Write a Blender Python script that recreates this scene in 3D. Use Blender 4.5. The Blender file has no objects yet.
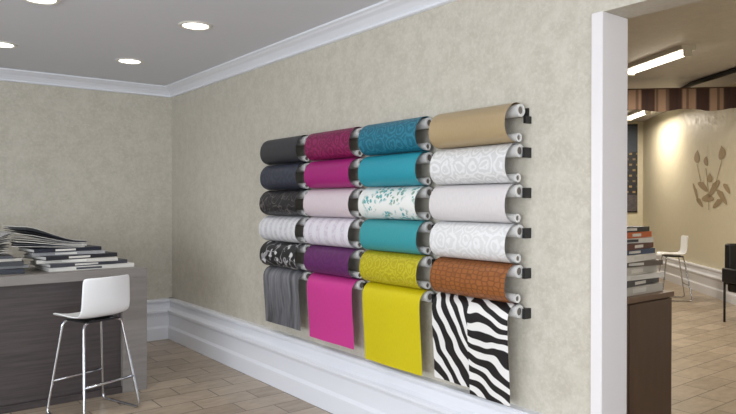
import bpy, bmesh, math, random
from mathutils import Vector, Matrix
random.seed(7)
scene = bpy.context.scene
try:
    scene.view_settings.view_transform = 'Standard'
    scene.view_settings.look = 'None'
except Exception: pass

# ------------------------------------------------------------------ helpers
def lin(c):
    r = []
    for v in c[:3]:
        v = v/255.0
        r.append(v/12.92 if v <= 0.04045 else ((v+0.055)/1.055)**2.4)
    return (r[0], r[1], r[2], 1.0)

class NT:
    def __init__(s, name, rough=0.5, metal=0.0):
        s.m = bpy.data.materials.new(name); s.m.use_nodes = True
        s.t = s.m.node_tree; s.b = s.t.nodes['Principled BSDF']
        s.b.inputs['Roughness'].default_value = rough
        s.b.inputs['Metallic'].default_value = metal
    def n(s, typ, **kw):
        nd = s.t.nodes.new(typ)
        for k, v in kw.items(): setattr(nd, k, v)
        return nd
    def l(s, a, b): s.t.links.new(a, b)
    def math(s, op, a, b=None, c=None):
        nd = s.n('ShaderNodeMath', operation=op)
        for i, v in enumerate((a, b, c)):
            if v is None: continue
            if isinstance(v, (int, float)): nd.inputs[i].default_value = v
            else: s.l(v, nd.inputs[i])
        return nd.outputs[0]
    def noise(s, vec, scale, detail=2.0, rough=0.5, color=False):
        nd = s.n('ShaderNodeTexNoise'); nd.inputs['Scale'].default_value = scale
        nd.inputs['Detail'].default_value = detail; nd.inputs['Roughness'].default_value = rough
        s.l(vec, nd.inputs['Vector']); return nd.outputs['Color' if color else 'Fac']
    def step(s, fac, a, b):
        nd = s.n('ShaderNodeMapRange'); nd.inputs[1].default_value = a; nd.inputs[2].default_value = b
        nd.clamp = True; s.l(fac, nd.inputs[0]); return nd.outputs[0]
    def mix(s, fac, c1, c2):
        nd = s.n('ShaderNodeMix', data_type='RGBA')
        if isinstance(fac, float): nd.inputs[0].default_value = fac
        else: s.l(fac, nd.inputs[0])
        for i, c in ((6, c1), (7, c2)):
            if isinstance(c, tuple): nd.inputs[i].default_value = c
            else: s.l(c, nd.inputs[i])
        return nd.outputs[2]
    def base(s, c):
        if isinstance(c, tuple): s.b.inputs['Base Color'].default_value = c
        else: s.l(c, s.b.inputs['Base Color'])
    def bump(s, h, strength=0.2, dist=0.01):
        nd = s.n('ShaderNodeBump'); nd.inputs['Strength'].default_value = strength
        nd.inputs['Distance'].default_value = dist; s.l(h, nd.inputs['Height'])
        s.l(nd.outputs[0], s.b.inputs['Normal'])
    def coord(s, which='Object'):
        return s.n('ShaderNodeTexCoord').outputs[which]
    def mapping(s, vec, scale=(1,1,1), rot=(0,0,0), loc=(0,0,0)):
        nd = s.n('ShaderNodeMapping'); nd.inputs['Scale'].default_value = scale
        nd.inputs['Rotation'].default_value = rot; nd.inputs['Location'].default_value = loc
        s.l(vec, nd.inputs['Vector']); return nd.outputs[0]

def plain(name, col, rough=0.5, metal=0.0, var=0.06, scale=20):
    t = NT(name, rough, metal); c = lin(col)
    d = tuple(v*(1-var*2) for v in c[:3])+(1,)
    t.base(t.mix(t.noise(t.coord(), scale, 3), c, d)); return t.m

def emis(name, col, strength):
    t = NT(name); t.base(lin(col)); t.b.inputs['Emission Color'].default_value = lin(col)
    t.b.inputs['Emission Strength'].default_value = strength; return t.m

def mesh_obj(name, verts, faces, mats, parent=None, smooth=False, midx=None, uvs=None):
    me = bpy.data.meshes.new(name); me.from_pydata([tuple(v) for v in verts], [], faces)
    if not isinstance(mats, (list, tuple)): mats = [mats]
    for m in mats: me.materials.append(m)
    if midx:
        for p, i in zip(me.polygons, midx): p.material_index = i
    if smooth:
        for p in me.polygons: p.use_smooth = True
    if uvs:
        ul = me.uv_layers.new(name='UVMap')
        for lp in me.loops: ul.data[lp.index].uv = uvs[lp.vertex_index]
    me.update()
    o = bpy.data.objects.new(name, me); scene.collection.objects.link(o)
    if parent: o.parent = parent
    return o

class MB:
    """mesh builder gathering parts into one object"""
    def __init__(s): s.v=[]; s.f=[]; s.m=[]; s.uv=[]; s.sm=[]
    def add(s, verts, faces, mi=0, uvs=None, smooth=False):
        o = len(s.v); s.v += [Vector(v) for v in verts]
        s.f += [tuple(i+o for i in f) for f in faces]; s.m += [mi]*len(faces); s.sm += [smooth]*len(faces)
        s.uv += uvs if uvs else [(0,0)]*len(verts)
    def box(s, lo, hi, mi=0, M=None):
        x0,y0,z0 = lo; x1,y1,z1 = hi
        vs = [Vector(p) for p in ((x0,y0,z0),(x1,y0,z0),(x1,y1,z0),(x0,y1,z0),(x0,y0,z1),(x1,y0,z1),(x1,y1,z1),(x0,y1,z1))]
        if M: vs = [M @ v for v in vs]
        s.add(vs, [(3,2,1,0),(4,5,6,7),(0,1,5,4),(1,2,6,5),(2,3,7,6),(3,0,4,7)], mi)
    def cyl(s, p0, p1, r, mi=0, n=20, inner=None, capmi=None):
        p0=Vector(p0); p1=Vector(p1); d=(p1-p0).normalized()
        a = d.orthogonal().normalized(); b = d.cross(a)
        ring = [a*math.cos(2*math.pi*i/n)+b*math.sin(2*math.pi*i/n) for i in range(n)]
        capmi = mi if capmi is None else capmi
        vs = [p0+q*r for q in ring]+[p1+q*r for q in ring]
        s.add(vs, [(i,(i+1)%n,n+(i+1)%n,n+i) for i in range(n)], mi, smooth=True)
        if inner is None:
            s.add(vs, [tuple(range(n-1,-1,-1)), tuple(range(n,2*n))], capmi)
        else:
            vi = [p0+q*inner for q in ring]+[p1+q*inner for q in ring]
            s.add(vs+vi, [(i,2*n+i,2*n+(i+1)%n,(i+1)%n) for i in range(n)]+
                         [(n+i,n+(i+1)%n,3*n+(i+1)%n,3*n+i) for i in range(n)], capmi)
            s.add(vi, [(i,n+i,n+(i+1)%n,(i+1)%n) for i in range(n)], capmi+0, smooth=True)
    def obj(s, name, mats, parent=None, bevel=0):
        me = bpy.data.meshes.new(name); me.from_pydata([tuple(v) for v in s.v], [], s.f)
        for m in mats: me.materials.append(m)
        ul = me.uv_layers.new(name='UVMap')
        for p in me.polygons:
            p.material_index = s.m[p.index]; p.use_smooth = s.sm[p.index]
        for lp in me.loops: ul.data[lp.index].uv = s.uv[lp.vertex_index]
        me.update()
        o = bpy.data.objects.new(name, me); scene.collection.objects.link(o)
        if parent: o.parent = parent
        if bevel:
            b = o.modifiers.new('bevel','BEVEL'); b.width = bevel; b.segments = 2; b.limit_method='ANGLE'
        return o

def empty(name, loc, rz=0):
    e = bpy.data.objects.new(name, None); e.location = loc; e.rotation_euler = (0,0,rz)
    scene.collection.objects.link(e); return e

def tube(name, pts, r, mat, parent, corner=0.04):
    """tube mesh along polyline with rounded corners"""
    P = [Vector(p) for p in pts]; path=[P[0]]
    for i in range(1,len(P)-1):
        a=(P[i-1]-P[i]); b=(P[i+1]-P[i]); c=min(corner,a.length*.45,b.length*.45)
        s0=P[i]+a.normalized()*c; s1=P[i]+b.normalized()*c
        for k in range(7):
            t=k/6; path.append(s0*(1-t)**2+P[i]*2*t*(1-t)+s1*t*t)
    path.append(P[-1]); n=10; vs=[]; fs=[]
    prev=None
    for i,p in enumerate(path):
        d=(path[min(i+1,len(path)-1)]-path[max(i-1,0)]).normalized()
        if prev is None: a=d.orthogonal().normalized()
        else: a=(prev-d*prev.dot(d)).normalized()
        prev=a; b=d.cross(a)
        vs+=[p+a*r*math.cos(2*math.pi*k/n)+b*r*math.sin(2*math.pi*k/n) for k in range(n)]
    for i in range(len(path)-1):
        for k in range(n): fs.append((i*n+k,i*n+(k+1)%n,(i+1)*n+(k+1)%n,(i+1)*n+k))
    fs.append(tuple(range(n-1,-1,-1))); fs.append(tuple((len(path)-1)*n+k for k in range(n)))
    return mesh_obj(name, vs, fs, mat, parent, smooth=True)

def extrude(name, prof, p0, p1, nrm, mat):
    p0=Vector((p0[0],p0[1],0)); p1=Vector((p1[0],p1[1],0)); nv=Vector((nrm[0],nrm[1],0)).normalized()
    n=len(prof); vs=[]
    for p in (p0,p1):
        vs += [p+nv*a+Vector((0,0,z)) for a,z in prof]
    fs=[(i,(i+1)%n,n+(i+1)%n,n+i) for i in range(n)]+[tuple(range(n-1,-1,-1)),tuple(range(n,2*n))]
    o = mesh_obj(name, vs, fs, mat)
    bm=bmesh.new(); bm.from_mesh(o.data); bmesh.ops.recalc_face_normals(bm,faces=bm.faces); bm.to_mesh(o.data); bm.free()
    return o

# ------------------------------------------------------------------ camera
YAW = math.radians(37.6)
F = Vector((math.sin(YAW), math.cos(YAW), 0)); R = Vector((math.cos(YAW), -math.sin(YAW), 0))
def W(depth, lat, z=0): 
    v = F*depth + R*lat; return Vector((v.x, v.y, z))
cam = bpy.data.cameras.new('camera'); cam.lens = 650/736*36; cam.sensor_width = 36; cam.clip_start=.02
co = bpy.data.objects.new('camera', cam); scene.collection.objects.link(co)
co.location = (0,0,1.5); co.rotation_euler = (math.radians(90-0.44), 0, -YAW); scene.camera = co

# ------------------------------------------------------------------ room materials
def wall_mat(name, cA, cB, cC):
    t = NT(name, .55); v = t.coord()
    n1 = t.noise(v, 9, 6, .78); n2 = t.noise(v, 48, 4, .7)
    f1 = t.step(n1, .4, .62); f2 = t.step(n2, .46, .7)
    c = t.mix(f1, lin(cA), lin(cB))
    c = t.mix(t.math('MULTIPLY', f2, .55), c, lin(cC))
    t.base(c); t.bump(t.math('ADD', n1, n2), .1, .003)
    r = t.n('ShaderNodeMapRange'); r.inputs[3].default_value=.45; r.inputs[4].default_value=.62
    t.l(f1, r.inputs[0]); t.l(r.outputs[0], t.b.inputs['Roughness'])
    return t.m
M_wall = wall_mat('wallpaper_mottled', (184,178,164), (198,192,179), (211,205,194))
M_wall2 = wall_mat('wallpaper_warm', (210,202,176), (216,208,184), (222,214,192))
M_ceil = plain('ceiling_paint', (220,222,229), .8, var=.02)
M_ceil2 = wall_mat('ceiling_warm', (190,187,183), (204,201,196), (210,207,202))
M_trim = plain('white_trim_paint', (229,231,238), .35, var=.015, scale=5)
M_jamb = plain('door_jamb_paint', (226,222,223), .4, var=.015, scale=5)

def floor_mat():
    t = NT('stone_tile', .36); v = t.mapping(t.coord(), rot=(0,0,math.radians(0)), loc=(.1,.05,0))
    br = t.n('ShaderNodeTexBrick'); t.l(v, br.inputs['Vector'])
    br.inputs['Scale'].default_value=1; br.inputs['Brick Width'].default_value=.45
    br.inputs['Row Height'].default_value=.225; br.inputs['Mortar Size'].default_value=.005
    br.inputs['Mortar Smooth'].default_value=.1
    br.inputs['Color1'].default_value=lin((184,168,149)); br.inputs['Color2'].default_value=lin((142,126,108))
    br.inputs['Mortar'].default_value=lin((96,86,76))
    g = t.noise(t.mapping(t.coord(), scale=(2,5,1)), 3.2, 6, .65)
    gc = t.mix(t.step(g,.35,.7), lin((132,117,100)), lin((194,179,160)))
    c = t.mix(.4, br.outputs['Color'], gc)
    c = t.mix(br.outputs['Fac'], c, lin((106,96,86)))
    t.base(c); t.bump(t.math('MULTIPLY', br.outputs['Fac'], -1), .4, .003); return t.m
M_floor = floor_mat()

H=2.76; WX=2.68; TH=.195; BY=7.05; DY=1.712; DH=2.374; H2=3.27
XL=-4.0; YR=-3.5
b=MB(); b.box((XL-.2,YR-.2,-.1),(14.2,13.3,0)); b.obj('floor',[M_floor])
b=MB(); b.box((XL-.2,YR-.2,H),(WX,BY+.1,H+.12)); b.obj('ceiling',[M_ceil])
b=MB(); b.box((XL-.2,BY,0),(WX,BY+.15,H)); b.obj('wall_back',[M_wall])
b=MB()
b.box((WX,DY,0),(WX+TH,13.2,H2+.1)); b.box((WX,.35,DH),(WX+TH,DY,H2+.1)); b.box((WX,YR-.2,0),(WX+TH,.35,H2+.1))
b.obj('wall_right',[M_wall])
def window_wall(name, axis, pos, a0, a1, wins, th=.15):
    b=MB(); s,e=.45,2.45
    def bx(u0,u1,z0,z1,t0=pos-th,t1=pos,mi=0):
        if axis=='x': b.box((t0,u0,z0),(t1,u1,z1),mi)
        else: b.box((u0,t0,z0),(u1,t1,z1),mi)
    bx(a0,a1,0,s); bx(a0,a1,e,H)
    cur=a0
    for w0,w1 in wins: bx(cur,w0,s,e); cur=w1
    bx(cur,a1,s,e)
    b.obj(name,[M_wall])
    for i,(w0,w1) in enumerate(wins):
        b=MB()
        p0,p1=pos-th*.7,pos-th*.3
        for z0,z1 in ((s,s+.06),(e-.06,e)): bx(w0,w1,z0,z1,p0,p1)
        n=3
        for k in range(n+1):
            u=w0+(w1-w0-.05)*k/n; bx(u,u+.05,s,e,p0,p1)
        b.obj('window_1',[M_trim])
window_wall('wall_left','x',XL,YR,BY,[(-2.8,.4),(.9,4.2)])
window_wall('wall_rear','y',YR,XL,WX,[(-3.2,1.8)])
base = [(0,0),(.075,0),(.075,.125),(.066,.14),(.06,.15),(.06,.265),(.066,.285),(.082,.295),(.082,.315),(.06,.325),(.045,.345),(.04,.39),(.046,.404),(.06,.412),(.06,.43),(.05,.438),(0,.438)]
extrude('baseboard_right', base, (WX,BY), (WX,DY+.058), (-1,0), M_trim)
extrude('baseboard_right_near', base, (WX,.29), (WX,YR), (-1,0), M_trim)
extrude('baseboard_back', base, (XL,BY), (WX,BY), (0,-1), M_trim)
crown = [(0,H),(.115,H),(.115,H-.014),(.1,H-.02),(.088,H-.03),(.06,H-.045),(.035,H-.07),(.024,H-.085),(.024,H-.1),(.01,H-.106),(0,H-.106)]
extrude('trim_crown_right', crown, (WX,BY), (WX,YR), (-1,0), M_trim)
extrude('trim_crown_back', crown, (XL,BY), (WX,BY), (0,-1), M_trim)
b=MB(); b.box((WX-.012,DY,0),(WX,DY+.052,DH)); b.box((WX-.012,.298,0),(WX,.35,DH))
b.box((WX-.012,DY-.006,0),(WX+TH+.004,DY,DH)); b.box((WX-.012,.35,0),(WX+TH+.004,.356,DH))
b.obj('trim_door_jamb',[M_jamb],bevel=.002)

# ------------------------------------------------------------------ other room
A0=Vector((2.89,-3.01,0)); A1=Vector((13.51,7.64,0)); B1=Vector((8.0,13.15,0))
def wall_seg(name,p,q,h,mat,side=1,th=.15):
    d=(q-p).normalized(); n=Vector((d.y,-d.x,0))*side*th
    vs=[p,q,q+n,p+n]; vs=[(v.x,v.y,0) for v in vs]+[(v.x,v.y,h) for v in vs]
    o=mesh_obj(name,vs,[(0,1,2,3),(4,5,6,7),(0,1,5,4),(1,2,6,5),(2,3,7,6),(3,0,4,7)],mat)
    bm=bmesh.new(); bm.from_mesh(o.data); bmesh.ops.recalc_face_normals(bm,faces=bm.faces); bm.to_mesh(o.data); bm.free()
wall_seg('wall_angled',A0,A1,H2,M_wall2,1)
wall_seg('wall_far',A1,B1,H2,M_wall2,1)
wall_seg('wall_end',B1,Vector((2.89,13.15,0)),H2,M_wall2,1)
dA=(A1-A0).normalized(); nA=Vector((-dA.y,dA.x,0))
extrude('baseboard_angled', base, A0, A1, nA, M_trim)
dB=(B1-A1).normalized(); nB=Vector((-dB.y,dB.x,0))
extrude('baseboard_far', base, A1, B1, nB, M_trim)
b=MB(); b.box((WX+TH,YR-.2,H2),(14.2,13.3,H2+.1)); b.obj('ceiling_annex',[M_ceil2])
def stripes_mat():
    t=NT('striped_fabric',.8); u=t.n('ShaderNodeSeparateXYZ'); t.l(t.coord('UV'),u.inputs[0])
    s=t.math('SINE',t.math('MULTIPLY',u.outputs[0],17)); s2=t.math('SINE',t.math('MULTIPLY',u.outputs[0],46))
    c=t.mix(t.step(s,-.2,.2),lin((66,44,38)),lin((158,130,110)))
    c=t.mix(t.math('MULTIPLY',t.step(s2,.5,.8),.6),c,lin((52,38,38))); t.base(c); return t.m
M_str=stripes_mat()
P=W(9.1,5.36); L=5.2; n=120; vs=[];fs=[];uv=[]
for i in range(n+1):
    u=L*i/n; p=P+dB*u
    off=dA*(-.012*math.sin(u*30)-.02)
    for z in (3.1,2.93,2.8+.02*math.sin(u*9)):
        q=p+off; vs.append((q.x,q.y,z)); uv.append((u,z))
for i in range(n):
    for k in range(2): fs.append((i*3+k,(i+1)*3+k,(i+1)*3+k+1,i*3+k+1))
b=MB(); b.add(vs,fs,0,uv,True)
q0=P; q1=P+dB*L; w=dA*.18
bv=[q0,q1,q1+w,q0+w]
b.add([(v.x,v.y,2.84) for v in bv]+[(v.x,v.y,3.12) for v in bv],[(3,2,1,0),(4,5,6,7),(0,1,5,4),(1,2,6,5),(2,3,7,6),(3,0,4,7)],1)
b.obj('striped_valance',[M_str,plain('valance_beam',(90,62,48),.6)])
M_black=plain('black_metal',(22,22,24),.4,var=.1)
tr=[W(10.0,4.78,3.2),W(9.6,4.75,3.235),W(8.3,4.85,3.235)]
tube('ceiling_track', tr, .035, M_black, None, .2)
M_tube=emis('tube_glow',(255,246,228),5)
M_fix=plain('fixture_white',(225,222,215),.4)
def fluo(p,q):
    d=(q-p).normalized(); s=Vector((-d.y,d.x,0)); b=MB()
    M=Matrix.Translation(p)@Matrix((( d.x,s.x,0,0),(d.y,s.y,0,0),(0,0,1,0),(0,0,0,1)))
    L=(q-p).length
    b.box((0,-.09,H2-.05),(L,.09,H2),0,M)
    b.box((0,-.05,H2-.12),(.03,.05,H2-.05),0,M); b.box((L-.03,-.05,H2-.12),(L,.05,H2-.05),0,M)
    for o in (-.03,.03):
        b.cyl(M@Vector((.03,o,H2-.085)),M@Vector((L-.03,o,H2-.085)),.016,1,12)
    o=b.obj('fluorescent_ceiling_lamp',[M_fix,M_tube])
    ld=bpy.data.lights.new('lamp_light','AREA'); ld.shape='RECTANGLE'; ld.size=L; ld.size_y=.15; ld.energy=48; ld.color=(1,.9,.76)
    lo=bpy.data.objects.new('lamp_light',ld); scene.collection.objects.link(lo)
    c=(p+q)/2; lo.location=(c.x,c.y,H2-.14); lo.rotation_euler=(0,0,math.atan2(d.y,d.x)); lo.parent=o
fluo(W(8.5,3.42),W(7.35,3.62)); fluo(W(13.2,5.3),W(12.2,5.25)); fluo(W(5.4,4.0),W(4.4,4.0)); fluo(W(10.5,3.0),W(9.6,3.1))

M_leaf=plain('leaf_decal',(164,144,114),.7)
def on_wall(px,py):
    r=(px-368)/650; d=F+R*r
    det=d.x*(-dA.y)+d.y*dA.x
    t=(A0.x*(-dA.y)+A0.y*dA.x)/det
    return Vector((d.x*t,d.y*t,1.5+(202-py)/650*t))+nA*.006
b=MB()
def leaf(px,py,w,h,ang):
    vs=[];N=16
    c=on_wall(px,py)
    for i in range(N):
        a=2*math.pi*i/N; u=math.cos(a)*w*(1-.35*math.sin(a)); v=math.sin(a)*h
        if i==4: v*=1.25
        uu=u*math.cos(ang)-v*math.sin(ang); vv=u*math.sin(ang)+v*math.cos(ang)
        vs.append(c+dA*uu+Vector((0,0,vv)))
    b.add(vs,[tuple(range(N))],0)
for px,py,w,h,a in ((697,157,.12,.1,.2),(722,153,.13,.1,-.2),(706,161,.09,.07,.4),(703,186,.22,.06,.3),(714,188,.25,.07,-.5),(696,192,.2,.05,.9),(722,196,.22,.06,.5),(708,198,.25,.06,0),(727,188,.14,.05,.5),(700,202,.16,.05,.4),(718,203,.2,.05,-.3),(710,178,.11,.07,0)):
    leaf(px,py,w,h,a)
for (x0,y0,x1,y1) in ((697,164,702,186),(722,160,715,188),(706,168,709,196),(709,196,709,210)):
    p=on_wall(x0,y0);q=on_wall(x1,y1); t=dA*.01
    b.add([p-t,p+t,q+t,q-t],[(0,1,2,3)],0)
b.obj('leaf_wall_decal',[M_leaf])

def poster_mat():
    t=NT('street_scene_print',.4); v=t.coord('UV'); s=t.n('ShaderNodeSeparateXYZ'); t.l(v,s.inputs[0])
    br=t.n('ShaderNodeTexBrick'); t.l(v,br.inputs['Vector']); br.inputs['Scale'].default_value=1
    br.inputs['Brick Width'].default_value=.13; br.inputs['Row Height'].default_value=.12; br.inputs['Mortar Size'].default_value=.04
    br.inputs['Color1'].default_value=lin((165,140,95)); br.inputs['Color2'].default_value=lin((70,72,84)); br.inputs['Mortar'].default_value=lin((48,48,56))
    sky=t.mix(t.noise(v,3,4),lin((44,52,70)),lin((84,96,114)))
    hgt=t.math('ADD',s.outputs[1],t.math('MULTIPLY',t.noise(v,5,0),-.5))
    c=t.mix(t.step(hgt,1.0,1.04),br.outputs['Color'],sky)
    st=t.mix(t.noise(v,12,3),lin((40,46,62)),lin((120,110,110)))
    c=t.mix(t.step(s.outputs[1],.35,.36),st,c); t.base(c); return t.m
M_post=poster_mat()
b=MB()
s0=A1+dB*.12+nB*.03; s1=A1+dB*2.2+nB*.03
z0,z1=1.3,3.18
fr=nB*-.025
b.add([(s0.x,s0.y,z0),(s1.x,s1.y,z0),(s1.x,s1.y,z1),(s0.x,s0.y,z1)],[(0,1,2,3)],0,[(0,0),(1.85,0),(1.85,1.88),(0,1.88)])
pv=[s0+fr,s1+fr,s1,s0]
b.add([(v.x,v.y,z0-.03) for v in pv]+[(v.x,v.y,z0) for v in pv],[(3,2,1,0),(4,5,6,7),(0,1,5,4),(1,2,6,5),(2,3,7,6),(3,0,4,7)],1)
b.add([(v.x,v.y,z1) for v in pv]+[(v.x,v.y,z1+.03) for v in pv],[(3,2,1,0),(4,5,6,7),(0,1,5,4),(1,2,6,5),(2,3,7,6),(3,0,4,7)],1)
b.obj('street_scene_poster',[M_post,M_black])

# ------------------------------------------------------------------ books
BC=[(40,42,48),(225,222,215),(70,72,80),(150,150,152),(110,100,92),(30,34,48),(200,196,188),(200,92,40),(90,34,38),(60,80,110),(235,232,225)]
BM=[plain('book_cover_%d'%i,c,.45) for i,c in enumerate(BC)]
def pages_mat():
    t=NT('page_edges',.7); v=t.coord('Object'); s=t.n('ShaderNodeSeparateXYZ'); t.l(v,s.inputs[0])
    w=t.math('SINE',t.math('MULTIPLY',s.outputs[2],1400)); t.base(t.mix(t.step(w,-1,1),lin((232,229,223)),lin((176,173,168)))); return t.m
M_page=pages_mat()
MATS=[M_page]+BM
def book(b,M,w,d,h,ci):
    c=.004
    b.box((-w/2,-d/2,0),(w/2,d/2,c),ci+1,M); b.box((-w/2,-d/2,h-c),(w/2,d/2,h),ci+1,M)
    b.box((-w/2,-d/2-.004,0),(w/2,-d/2+.004,h),ci+1,M)
    b.box((-w/2+.006,-d/2+.004,c),(w/2-.006,d/2-.008,h-c),0,M)
    b.box((-w*.2,-d/2-.0055,h*.25),(w*.1,-d/2-.003,h*.75),2 if ci!=1 else 3,M)
def fan(b,x,y,z,rz,n=9,w=.5,d=.36,cols=(0,1,2,3,4,5,7,1,0,3)):
    for i in range(n):
        a=i/(n-1); lift=.02+.12*a; vs=[];S=10
        for k in range(S+1):
            t=k/S; px=-w/2+w*t; pz=.005*i+lift*math.sin(t*math.pi*.55)*.9*t
            for sy in (-1,1): vs.append((px*(1-.06*a),sy*d/2+.012*i*(.5-a),pz))
        fs=[(2*k,2*k+2,2*k+3,2*k+1) for k in range(S)]
        M=Matrix.Translation((x,y,z+.006))@Matrix.Rotation(rz+.06*i-.24,4,'Z')
        top=[M@Vector(v) for v in vs]; bot=[M@(Vector(v)-Vector((0,0,.004))) for v in vs]
        m=cols[i%len(cols)]; m0=len(top)
        side=[(2*k,m0+2*k,m0+2*k+2,2*k+2) for k in range(S)]+[(2*k+1,2*k+3,m0+2*k+3,m0+2*k+1) for k in range(S)]+[(0,1,m0+1,m0),(2*S,m0+2*S,m0+2*S+1,2*S+1)]
        b.add(top+bot,fs+[tuple(m0+j for j in reversed(f)) for f in fs]+side,m)
def stack(name,x,y,z,rz,specs,fans=()):
    b=MB(); cz=z
    for (w,d,h,ci,dx,dy,a) in specs:
        M=Matrix.Translation((x+dx,y+dy,cz))@Matrix.Rotation(rz+a,4,'Z')
        book(b,M,w,d,h,ci); cz+=h+.001
    for (fx,fy,fr_,cols) in fans: fan(b,fx,fy,cz,fr_,cols=cols)
    return b.obj(name,MATS)

# ------------------------------------------------------------------ counter table (left)
def wood(name,c1,c2,axis_scale=(1.5,30,30),rough=.45):
    t=NT(name,rough); v=t.mapping(t.coord(),scale=axis_scale)
    n=t.noise(v,1.6,6,.65); t.base(t.mix(t.step(n,.3,.7),lin(c1),lin(c2))); t.bump(n,.08,.003); return t.m
M_dark=wood('dark_grained_laminate',(48,42,43),(78,69,68),(1.2,20,26))
M_greyw=wood('grey_laminate',(118,113,109),(134,129,125),(1.5,20,12))
TX=1.77; TY=5.2; TZ=.973
b=MB()
b.box((-2.3,TY,TZ-.07),(TX,TY+.9,TZ),0)
b.box((TX-.19,TY,0),(TX,TY+.9,TZ-.07),0)
b.box((-2.3,TY,0),(-2.11,TY+.9,TZ-.07),0)
b.box((-2.11,TY+.05,.0),(TX-.19,TY+.09,TZ-.07),1)
b.box((-2.11,TY+.012,.0),(TX-.19,TY+.05,.05),1)
b.obj('counter_table',[M_greyw,M_dark],bevel=.003)

stack('sample_book_pile',1.35,5.58,TZ,0,[(.64,.46,.03,1,.04,0,.05),(.6,.44,.028,2,0,0,.15),(.58,.44,.026,6,-.03,0,-.12),(.56,.42,.03,0,-.06,.0,.2),(.52,.4,.026,3,-.1,.02,-.05),(.5,.38,.028,5,-.14,.0,.12)],[(1.12,5.58,math.pi+.1,(0,3,2,7,4,0,1,3,0))])
stack('sample_book_pile',.64,5.6,TZ,0,[(.6,.46,.034,5,0,0,-.1),(.58,.44,.022,3,0,0,.14),(.56,.44,.03,0,.02,0,-.12),(.5,.42,.02,6,0,0,.1),(.5,.4,.02,2,-.04,0,.0)],[(.56,5.6,.3,(0,7,3,1,2,4,0,7,4))])
stack('sample_book_pile',-.04,5.6,TZ,0,[(.6,.46,.034,0,0,0,-.1),(.58,.44,.022,3,0,0,.14),(.56,.44,.03,0,.02,0,-.12),(.5,.42,.02,6,0,0,.1),(.52,.4,.03,0,.03,0,.25)],[(-.05,5.6,math.pi-.3,(0,1,2,3,4,5,7,1,0,3))])

# ------------------------------------------------------------------ bar stools
M_shell=plain('white_shell_plastic',(236,238,240),.3,var=.01)
M_chrome=plain('chrome',(200,202,206),.15,1.0,var=.02)
def bar_stool(x,y,rz,sh=.69):
    e=empty('bar_stool',(x,y,0),rz)
    prof=[(.205,-.022),(.19,-.004),(.12,.0),(.03,-.006),(-.06,-.006),(-.12,.004),(-.155,.03),(-.175,.075),(-.185,.14),(-.195,.21),(-.205,.275),(-.207,.29)]
    nx=12; vs=[]
    for j,(py,pz) in enumerate(prof):
        t=j/(len(prof)-1)
        wdt=.20 if t<.5 else .20-.012*(t-.5)*2
        if j==0: wdt=.17
        if j==len(prof)-1: wdt=.175
        for i in range(nx+1):
            s=-1+2*i/nx; k=abs(s)**3
            up=.028*k*(1-t); fwd=.045*s*s*min(1,max(0,(t-.4)*2))
            vs.append((s*wdt,py+fwd,pz+up+sh))
    fs=[(j*(nx+1)+i,j*(nx+1)+i+1,(j+1)*(nx+1)+i+1,(j+1)*(nx+1)+i) for j in range(len(prof)-1) for i in range(nx)]
    o=mesh_obj('seat_shell',vs,fs,M_shell,e,True)
    m=o.modifiers.new('s','SOLIDIFY'); m.thickness=.013; m.offset=-1
    m=o.modifiers.new('ss','SUBSURF'); m.levels=2; m.render_levels=2
    zt=sh-.02
    for s,nm in ((-1,'leg_frame_left'),(1,'leg_frame_right')):
        tube(nm,[(s*.06,.12,zt),(s*.15,.13,zt-.01),(s*.225,.21,.01),(s*.225,-.22,.01),(s*.15,-.11,zt-.01),(s*.06,-.1,zt)],.0095,M_chrome,e,.05)
    zf=.24
    def at(s,f,z):
        t=(zt-z)/(zt-.01); return (s*(.15+.075*t), (.13+.08*t) if f else (-.11-.11*t), z)
    tube('footrest_front',[at(-1,True,zf),at(1,True,zf)],.009,M_chrome,e)
    tube('footrest_back',[at(-1,False,zf),at(1,False,zf)],.009,M_chrome,e)
    b=MB(); b.box((-.13,-.12,zt-.008),(.13,.14,zt+.004)); b.obj('seat_plate',[M_black],e)
    return e
bar_stool(1.275,4.87,math.radians(20))
p=W(10.0,4.7); bar_stool(p.x,p.y,math.radians(40))

# ------------------------------------------------------------------ wallpaper samples on wall
def uvm(t,rot=0,loc=(0,0,0)): return t.mapping(t.coord('UV'),rot=(0,0,rot),loc=loc)
def distorted(t,v,scale,amt):
    nz=t.noise(v,scale,2,color=True)
    sub=t.n('ShaderNodeVectorMath',operation='SUBTRACT'); t.l(nz,sub.inputs[0]); sub.inputs[1].default_value=(.5,.5,.5)
    sc=t.n('ShaderNodeVectorMath',operation='SCALE'); t.l(sub.outputs[0],sc.inputs[0]); sc.inputs['Scale'].default_value=amt
    ad=t.n('ShaderNodeVectorMath',operation='ADD'); t.l(v,ad.inputs[0]); t.l(sc.outputs[0],ad.inputs[1]); return ad.outputs[0]
def voro(t,v,scale,feature='F1',rnd=1.0):
    nd=t.n('ShaderNodeTexVoronoi'); nd.feature=feature; nd.inputs['Scale'].default_value=scale
    nd.inputs['Randomness'].default_value=rnd; t.l(v,nd.inputs['Vector']); return nd.outputs['Distance']
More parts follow.
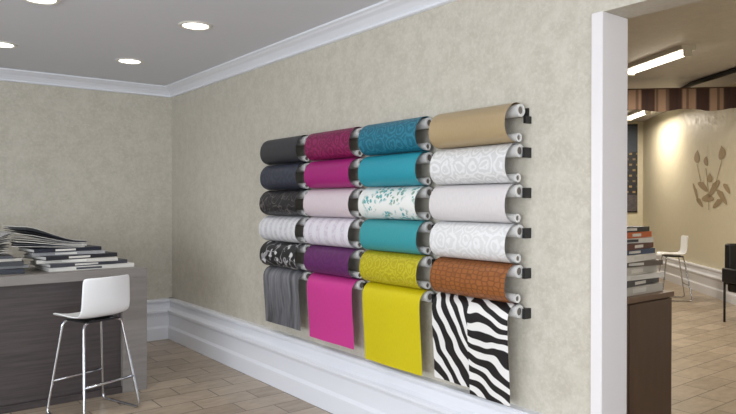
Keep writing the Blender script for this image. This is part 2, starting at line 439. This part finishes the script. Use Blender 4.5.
def paper(name,kind,c1,c2=None,c3=None,sc=1.0,rough=.45,loc=(0,0,0)):
    t=NT(name,rough); v=uvm(t,loc=loc); A=lin(c1); B=lin(c2 or c1)
    if kind=='plain':
        n=t.noise(t.mapping(v,scale=(1,.15,1)),220,2); t.base(t.mix(n,A,tuple(x*.8 for x in A[:3])+(1,))); t.bump(n,.1,.002)
    elif kind=='damask':
        d=distorted(t,v,9*sc,.10/sc); r=voro(t,d,7*sc,rnd=.35)
        s=t.math('SINE',t.math('MULTIPLY',r,24)); f=t.step(s,-.1,.25)
        f=t.math('MULTIPLY',f,t.step(t.noise(v,30*sc,2),.3,.45))
        t.base(t.mix(f,A,B)); t.bump(f,.1,.002)
    elif kind=='floral':
        d=distorted(t,v,14*sc,.09/sc); r=voro(t,d,9*sc)
        f=t.math('SUBTRACT',1.0,t.step(r,.26,.32))
        vine=t.math('ABSOLUTE',t.math('SUBTRACT',t.noise(v,6*sc,1),.5)); vf=t.math('SUBTRACT',1.0,t.step(vine,.008,.018))
        g=t.math('SUBTRACT',1.0,t.step(voro(t,distorted(t,v,22*sc,.05/sc),20*sc),.2,.28))
        g=t.math('MULTIPLY',g,t.step(t.noise(v,4*sc,1),.48,.52))
        c=t.mix(f,A,B); c=t.mix(vf,c,lin(c3 or c2)); c=t.mix(g,c,lin(c3 or c2)); t.base(c)
    elif kind=='sparse':
        cl=t.math('SUBTRACT',1.0,t.step(voro(t,distorted(t,v,8,.07),7*sc,rnd=.6),.42,.56))
        f=t.math('SUBTRACT',1.0,t.step(voro(t,distorted(t,v,40,.02),38*sc),.34,.46))
        g=t.math('SUBTRACT',1.0,t.step(voro(t,distorted(t,t.mapping(v,loc=(.37,.21,0)),40,.03),30*sc),.26,.38))
        c=t.mix(t.math('MULTIPLY',f,cl),A,B); c=t.mix(t.math('MULTIPLY',g,cl),c,lin(c3)); t.base(c)
    elif kind=='zebra':
        d=distorted(t,v,2.6,.28); w=t.n('ShaderNodeTexWave'); t.l(t.mapping(d,rot=(0,0,math.radians(35*sc))),w.inputs['Vector'])
        w.inputs['Scale'].default_value=4.4; w.inputs['Distortion'].default_value=6; w.inputs['Detail'].default_value=1; w.inputs['Detail Scale'].default_value=.55
        t.base(t.mix(t.step(w.outputs['Fac'],.5,.6),A,B))
    elif kind=='croc':
        d=t.mapping(v,scale=(1,1.5,1)); e=voro(t,d,26,'DISTANCE_TO_EDGE',.45); f=t.step(e,.0,.2)
        n=t.noise(v,10,2); c=t.mix(n,A,B); t.base(t.mix(f,tuple(x*.62 for x in A[:3])+(1,),c)); t.bump(f,.3,.003)
    elif kind=='silk':
        w=t.noise(t.mapping(distorted(t,v,3,.12),scale=(11,1.2,1)),1.6,4,.6); t.base(t.mix(t.step(w,.3,.7),A,B))
    elif kind=='stripe':
        w=t.n('ShaderNodeTexWave'); t.l(v,w.inputs['Vector']); w.inputs['Scale'].default_value=4*sc
        dd=distorted(t,v,12,.08); r=voro(t,dd,14,rnd=.5); s=t.step(t.math('SINE',t.math('MULTIPLY',r,20)),0,.3)
        t.base(t.mix(t.math('MULTIPLY',t.step(w.outputs['Fac'],.45,.55),t.math('ADD',t.math('MULTIPLY',s,.6),.4)),A,B))
    return t.m
G={}
G[(0,0)]=paper('p_charcoal','plain',(50,50,55))
G[(0,1)]=paper('p_slate','damask',(44,47,60),(54,58,73))
G[(0,2)]=paper('p_black_floral','floral',(26,26,29),(44,42,44),(96,90,90),1.6)
G[(0,3)]=paper('p_silver','stripe',(214,214,217),(190,189,196))
G[(0,4)]=paper('p_black_white_floral','floral',(26,26,28),(206,204,206),(150,148,150),1.2)
G[(0,5)]=paper('p_grey_silk','silk',(52,52,56),(134,134,139))
G[(1,0)]=paper('p_crimson','damask',(108,12,62),(140,28,88),sc=1.5)
G[(1,1)]=paper('p_magenta','plain',(164,28,116))
G[(1,2)]=paper('p_blush','plain',(216,202,208))
G[(1,3)]=paper('p_pale_pattern','stripe',(218,213,221),(200,193,204),sc=.8)
G[(1,4)]=paper('p_purple','damask',(88,32,88),(97,39,97))
G[(1,5)]=paper('p_hotpink','plain',(208,62,146))
G[(2,0)]=paper('p_teal_damask','damask',(20,94,116),(42,118,140),sc=1.5)
G[(2,1)]=paper('p_teal','plain',(40,148,166))
G[(2,2)]=paper('p_white_teal_floral','sparse',(224,225,222),(90,162,166),(128,158,140),.9)
G[(2,3)]=paper('p_turquoise','plain',(56,152,160))
G[(2,4)]=paper('p_olive','damask',(172,158,16),(188,178,40),sc=1.8)
G[(2,5)]=paper('p_chartreuse','plain',(212,196,16))
G[(3,0)]=paper('p_gold','plain',(174,152,116),rough=.32)
G[(3,1)]=paper('p_grey_damask','damask',(202,202,202),(219,219,220),sc=1.5)
G[(3,2)]=paper('p_pearl','plain',(218,213,214))
G[(3,3)]=paper('p_white_damask','damask',(210,210,210),(223,223,224),sc=1.5)
G[(3,4)]=paper('p_croc','croc',(136,80,36),(154,94,48))
G[(3,5)]=paper('p_zebra','zebra',(24,22,24),(226,224,222),sc=1.0)
ZB=paper('p_zebra_b','zebra',(24,22,24),(226,224,222),sc=2.2,loc=(3,1,0))
M_back=plain('paper_back',(218,217,215),.6,var=.02)
M_hole=plain('tube_core',(120,112,104),.8)
Z0=1.965; PZ=.2045; Y0=2.15; PY=.6675; PW=.552; RX=WX-.056; RR=.036
def bez(p0,p1,p2,p3,n):
    out=[]
    for i in range(n+1):
        t=i/n; out.append(tuple(p0[k]*(1-t)**3+3*p1[k]*t*(1-t)**2+3*p2[k]*t*t*(1-t)+p3[k]*t**3 for k in (0,1)))
    return out
for c in range(4):
    for r in range(6):
        k=3-c; ya=Y0+PY*k+random.uniform(-.005,.005); yb=ya+PW-random.uniform(-.004,.01); z0=Z0-PZ*r
        b=MB()
        b.cyl((RX,ya-.008,z0),(RX,yb-.004,z0),RR-.003,1,24,inner=.02)
        b.cyl((RX,ya-.002,z0),(RX,yb-.01,z0),.0205,2,16)
        jx=random.uniform(-.008,.008)
        strips=[(ya,yb,0,0,-1.0)]
        if r<5:
            prof=bez((RX+.028,z0+RR*.3),(RX+.02,z0+RR*1.6),(RX-.07,z0+RR*1.35),(RX-.1+jx,z0-.025),10)
            prof+=bez((RX-.1+jx,z0-.025),(RX-.118+jx,z0-.085),(RX-.108+jx,z0-.148),(RX-.035,z0-.162),12)[1:]
            prof+=bez((RX-.035,z0-.162),(RX+.0,z0-.168),(RX+.022,z0-.153),(RX+.018,z0-.132),5)[1:]
            b.cyl((RX-.01,ya-.005,z0-.138),(RX-.01,yb-.004,z0-.138),.0225,1,20,inner=.014)
            b.cyl((RX-.01,ya+.002,z0-.138),(RX-.01,yb-.01,z0-.138),.0142,2,12)
        else:
            zb={0:.535,1:.515,2:.48,3:.5}[c]
            def pr(zb,o): 
                p=bez((RX+.028,z0+RR*.3),(RX+.02,z0+RR*1.6+o),(RX-.065-o,z0+RR*1.3+o),(RX-.08-o,z0-.03),9)
                return p+bez((RX-.08-o,z0-.03),(RX-.085-o,z0-.15),(RX-.06-o,zb+.15),(RX-.06-o,zb),10)[1:]
            if c==3: strips=[(ya+.25,yb,0,0,zb+.0),(ya,ya+.275,.006,3,zb-.03)]
            prof=pr(zb,0)
        for (y0,y1,o,mi,zz) in strips:
            pf=prof if r<5 else pr(zz if zz>0 else zb,o)
            NY=6; vs=[];uv=[]; s=0
            for i,(x,z) in enumerate(pf):
                if i: s+=math.hypot(x-pf[i-1][0],z-pf[i-1][1])
                for j in range(NY+1):
                    y=y0+(y1-y0)*j/NY
                    vs.append((x+.003*math.sin(j*1.3+r+c)*(i/len(pf)),y,z)); uv.append((y-y0+c*1.7+.31*r,-s+r*.9))
            fs=[(i*(NY+1)+j,(i+1)*(NY+1)+j,(i+1)*(NY+1)+j+1,i*(NY+1)+j+1) for i in range(len(pf)-1) for j in range(NY)]
            b.add(vs,fs,mi,uv,True)
        b.obj('wallpaper_sample_roll',[G[(c,r)],M_back,M_hole,ZB])
# black bracket rails
for r in range(6):
    z0=Z0-PZ*r-.006; b=MB()
    b.box((WX-.012,Y0-.02,z0-.02),(WX,Y0+3*PY+PW,z0+.02))
    for k in range(4):
        y=Y0-.034+PY*k
        if r: b.box((WX-.052,y,z0-.03),(WX,y+.016,z0+.022))
        else: b.box((WX-.045,y,z0-.06),(WX,y+.016,z0-.024))
        y=Y0+PY*k+PW+.006
        b.box((WX-.06,y,z0-.018),(WX,y+.01,z0+.018))
    b.obj('roll_bracket_rail',[M_black])

# ------------------------------------------------------------------ recessed downlights
M_disc=emis('downlight_glow',(255,250,240),7)
for x in (-1.2,-.18,.85,1.86):
    for y in (1.5,2.95,4.43,5.9):
        b=MB(); n=32
        ring=lambda rad,z:[(x+rad*math.cos(2*math.pi*i/n),y+rad*math.sin(2*math.pi*i/n),z) for i in range(n)]
        vs=ring(.12,H-.001)+ring(.115,H-.009)+ring(.095,H-.010)+ring(.09,H-.003)
        fs=[(q*n+i,q*n+(i+1)%n,(q+1)*n+(i+1)%n,(q+1)*n+i) for q in range(3) for i in range(n)]
        b.add(vs,fs,0,smooth=True); b.add(ring(.0905,H-.0035),[tuple(range(n-1,-1,-1))],1)
        o=b.obj('recessed_downlight',[M_fix,M_disc])
        ld=bpy.data.lights.new('downlight','SPOT'); ld.energy=20; ld.spot_size=math.radians(110); ld.spot_blend=.9; ld.color=(1,.95,.88); ld.shadow_soft_size=.09
        lo=bpy.data.objects.new('downlight',ld); scene.collection.objects.link(lo); lo.location=(x,y,H-.02); lo.parent=o

# ------------------------------------------------------------------ cabinet + books beyond doorway
M_cab=wood('brown_cabinet_wood',(78,58,46),(94,72,58),(6,6,.8))
M_cabtop=wood('cabinet_top',(104,82,66),(122,98,80),(2,10,2))
cx1,cy0=3.94,2.02; cz=.95
b=MB(); b.box((2.95,cy0+.02,.08),(cx1-.015,cy0+1.3,cz-.03),0); b.box((2.97,cy0+.06,0),(cx1-.05,cy0+1.26,.08),0)
b.box((2.93,cy0,cz-.03),(cx1,cy0+1.32,cz),1)
for i in range(2): b.box((2.96+i*.485,cy0+.005,.1),(2.96+i*.485+.475,cy0+.02,cz-.04),0)
for i in range(3): b.box((cx1-.015,cy0+.04+i*.42,.1),(cx1,cy0+.44+i*.42,cz-.04),0)
b.obj('storage_cabinet',[M_cab,M_cabtop],bevel=.002)
sp=[(.5,.36,.05,6,.0,0,.02),(.48,.34,.035,2,.01,0,.1),(.5,.36,.03,10,.0,0,-.05),(.46,.34,.045,6,-.02,0,.06),(.46,.34,.03,4,.01,0,-.12),(.44,.33,.04,10,-.0,0,.1),(.42,.32,.03,9,-.02,0,.0),(.42,.32,.035,8,-.0,0,.15),(.4,.3,.03,1,-.02,0,-.05),(.38,.3,.035,7,-.0,0,.1),(.36,.28,.03,0,-.02,0,.0)]
stack('sample_book_stack',3.66,2.26,cz,0,sp)
sp2=[(.5,.36,.05,1,0,0,.1),(.48,.34,.04,10,.01,0,-.1),(.5,.36,.04,7,.0,0,.05),(.46,.34,.05,6,-.02,0,.16),(.46,.34,.04,2,.01,0,-.02),(.44,.33,.04,10,-.02,0,.2),(.42,.32,.04,6,.0,0,.0),(.42,.32,.03,1,0,0,.15),(.42,.32,.04,10,0,0,.05),(.4,.3,.03,0,0,0,.1)]
stack('sample_book_stack',3.66,2.76,cz,0,sp2)

# black armchair beyond doorway
p=W(7.9,4.78); e=empty('black_armchair',(p.x,p.y,0),math.radians(150))
M_lea=plain('black_upholstery',(24,24,27),.45)
def part(nm,lo,hi,bev=.03,mat=None):
    b=MB(); b.box(lo,hi); o=b.obj(nm,[mat or M_lea],e); m=o.modifiers.new('b','BEVEL'); m.width=bev; m.segments=4; return o
part('seat',(-.27,-.25,.38),(.27,.27,.5)); part('backrest',(-.26,-.32,.46),(.26,-.22,.98))
part('arm_left',(-.33,-.27,.5),(-.27,.22,.68),.02); part('arm_right',(.27,-.27,.5),(.33,.22,.68),.02)
for i,(x,y) in enumerate(((-.29,-.26),(.29,-.26),(-.29,.22),(.29,.22))): tube('leg_%d'%(i+1),[(x,y,0),(x,y,.52)],.014,M_black,e)

# ------------------------------------------------------------------ lighting
w=bpy.data.worlds.new('world'); scene.world=w; w.use_nodes=True
bg=w.node_tree.nodes['Background']; bg.inputs[0].default_value=(.75,.86,1,1); bg.inputs[1].default_value=1.0
def area(name,loc,target,sx,sy,en,col):
    l=bpy.data.lights.new(name,'AREA'); l.shape='RECTANGLE'; l.size=sx; l.size_y=sy; l.energy=en; l.color=col
    o=bpy.data.objects.new(name,l); scene.collection.objects.link(o); o.location=loc
    o.rotation_euler=(Vector(target)-Vector(loc)).to_track_quat('-Z','Y').to_euler(); return o
area('window_daylight_left',(XL-.3,-1.2,1.5),(0,-1.2,1.5),3.2,2.0,275,(.89,.945,1))
area('window_daylight_left_far',(XL-.3,2.55,1.5),(0,2.55,1.5),3.3,2.0,120,(.89,.945,1))
area('window_daylight_rear',(-.7,YR-.3,1.5),(-.7,0,1.5),5,2.0,145,(.89,.945,1))
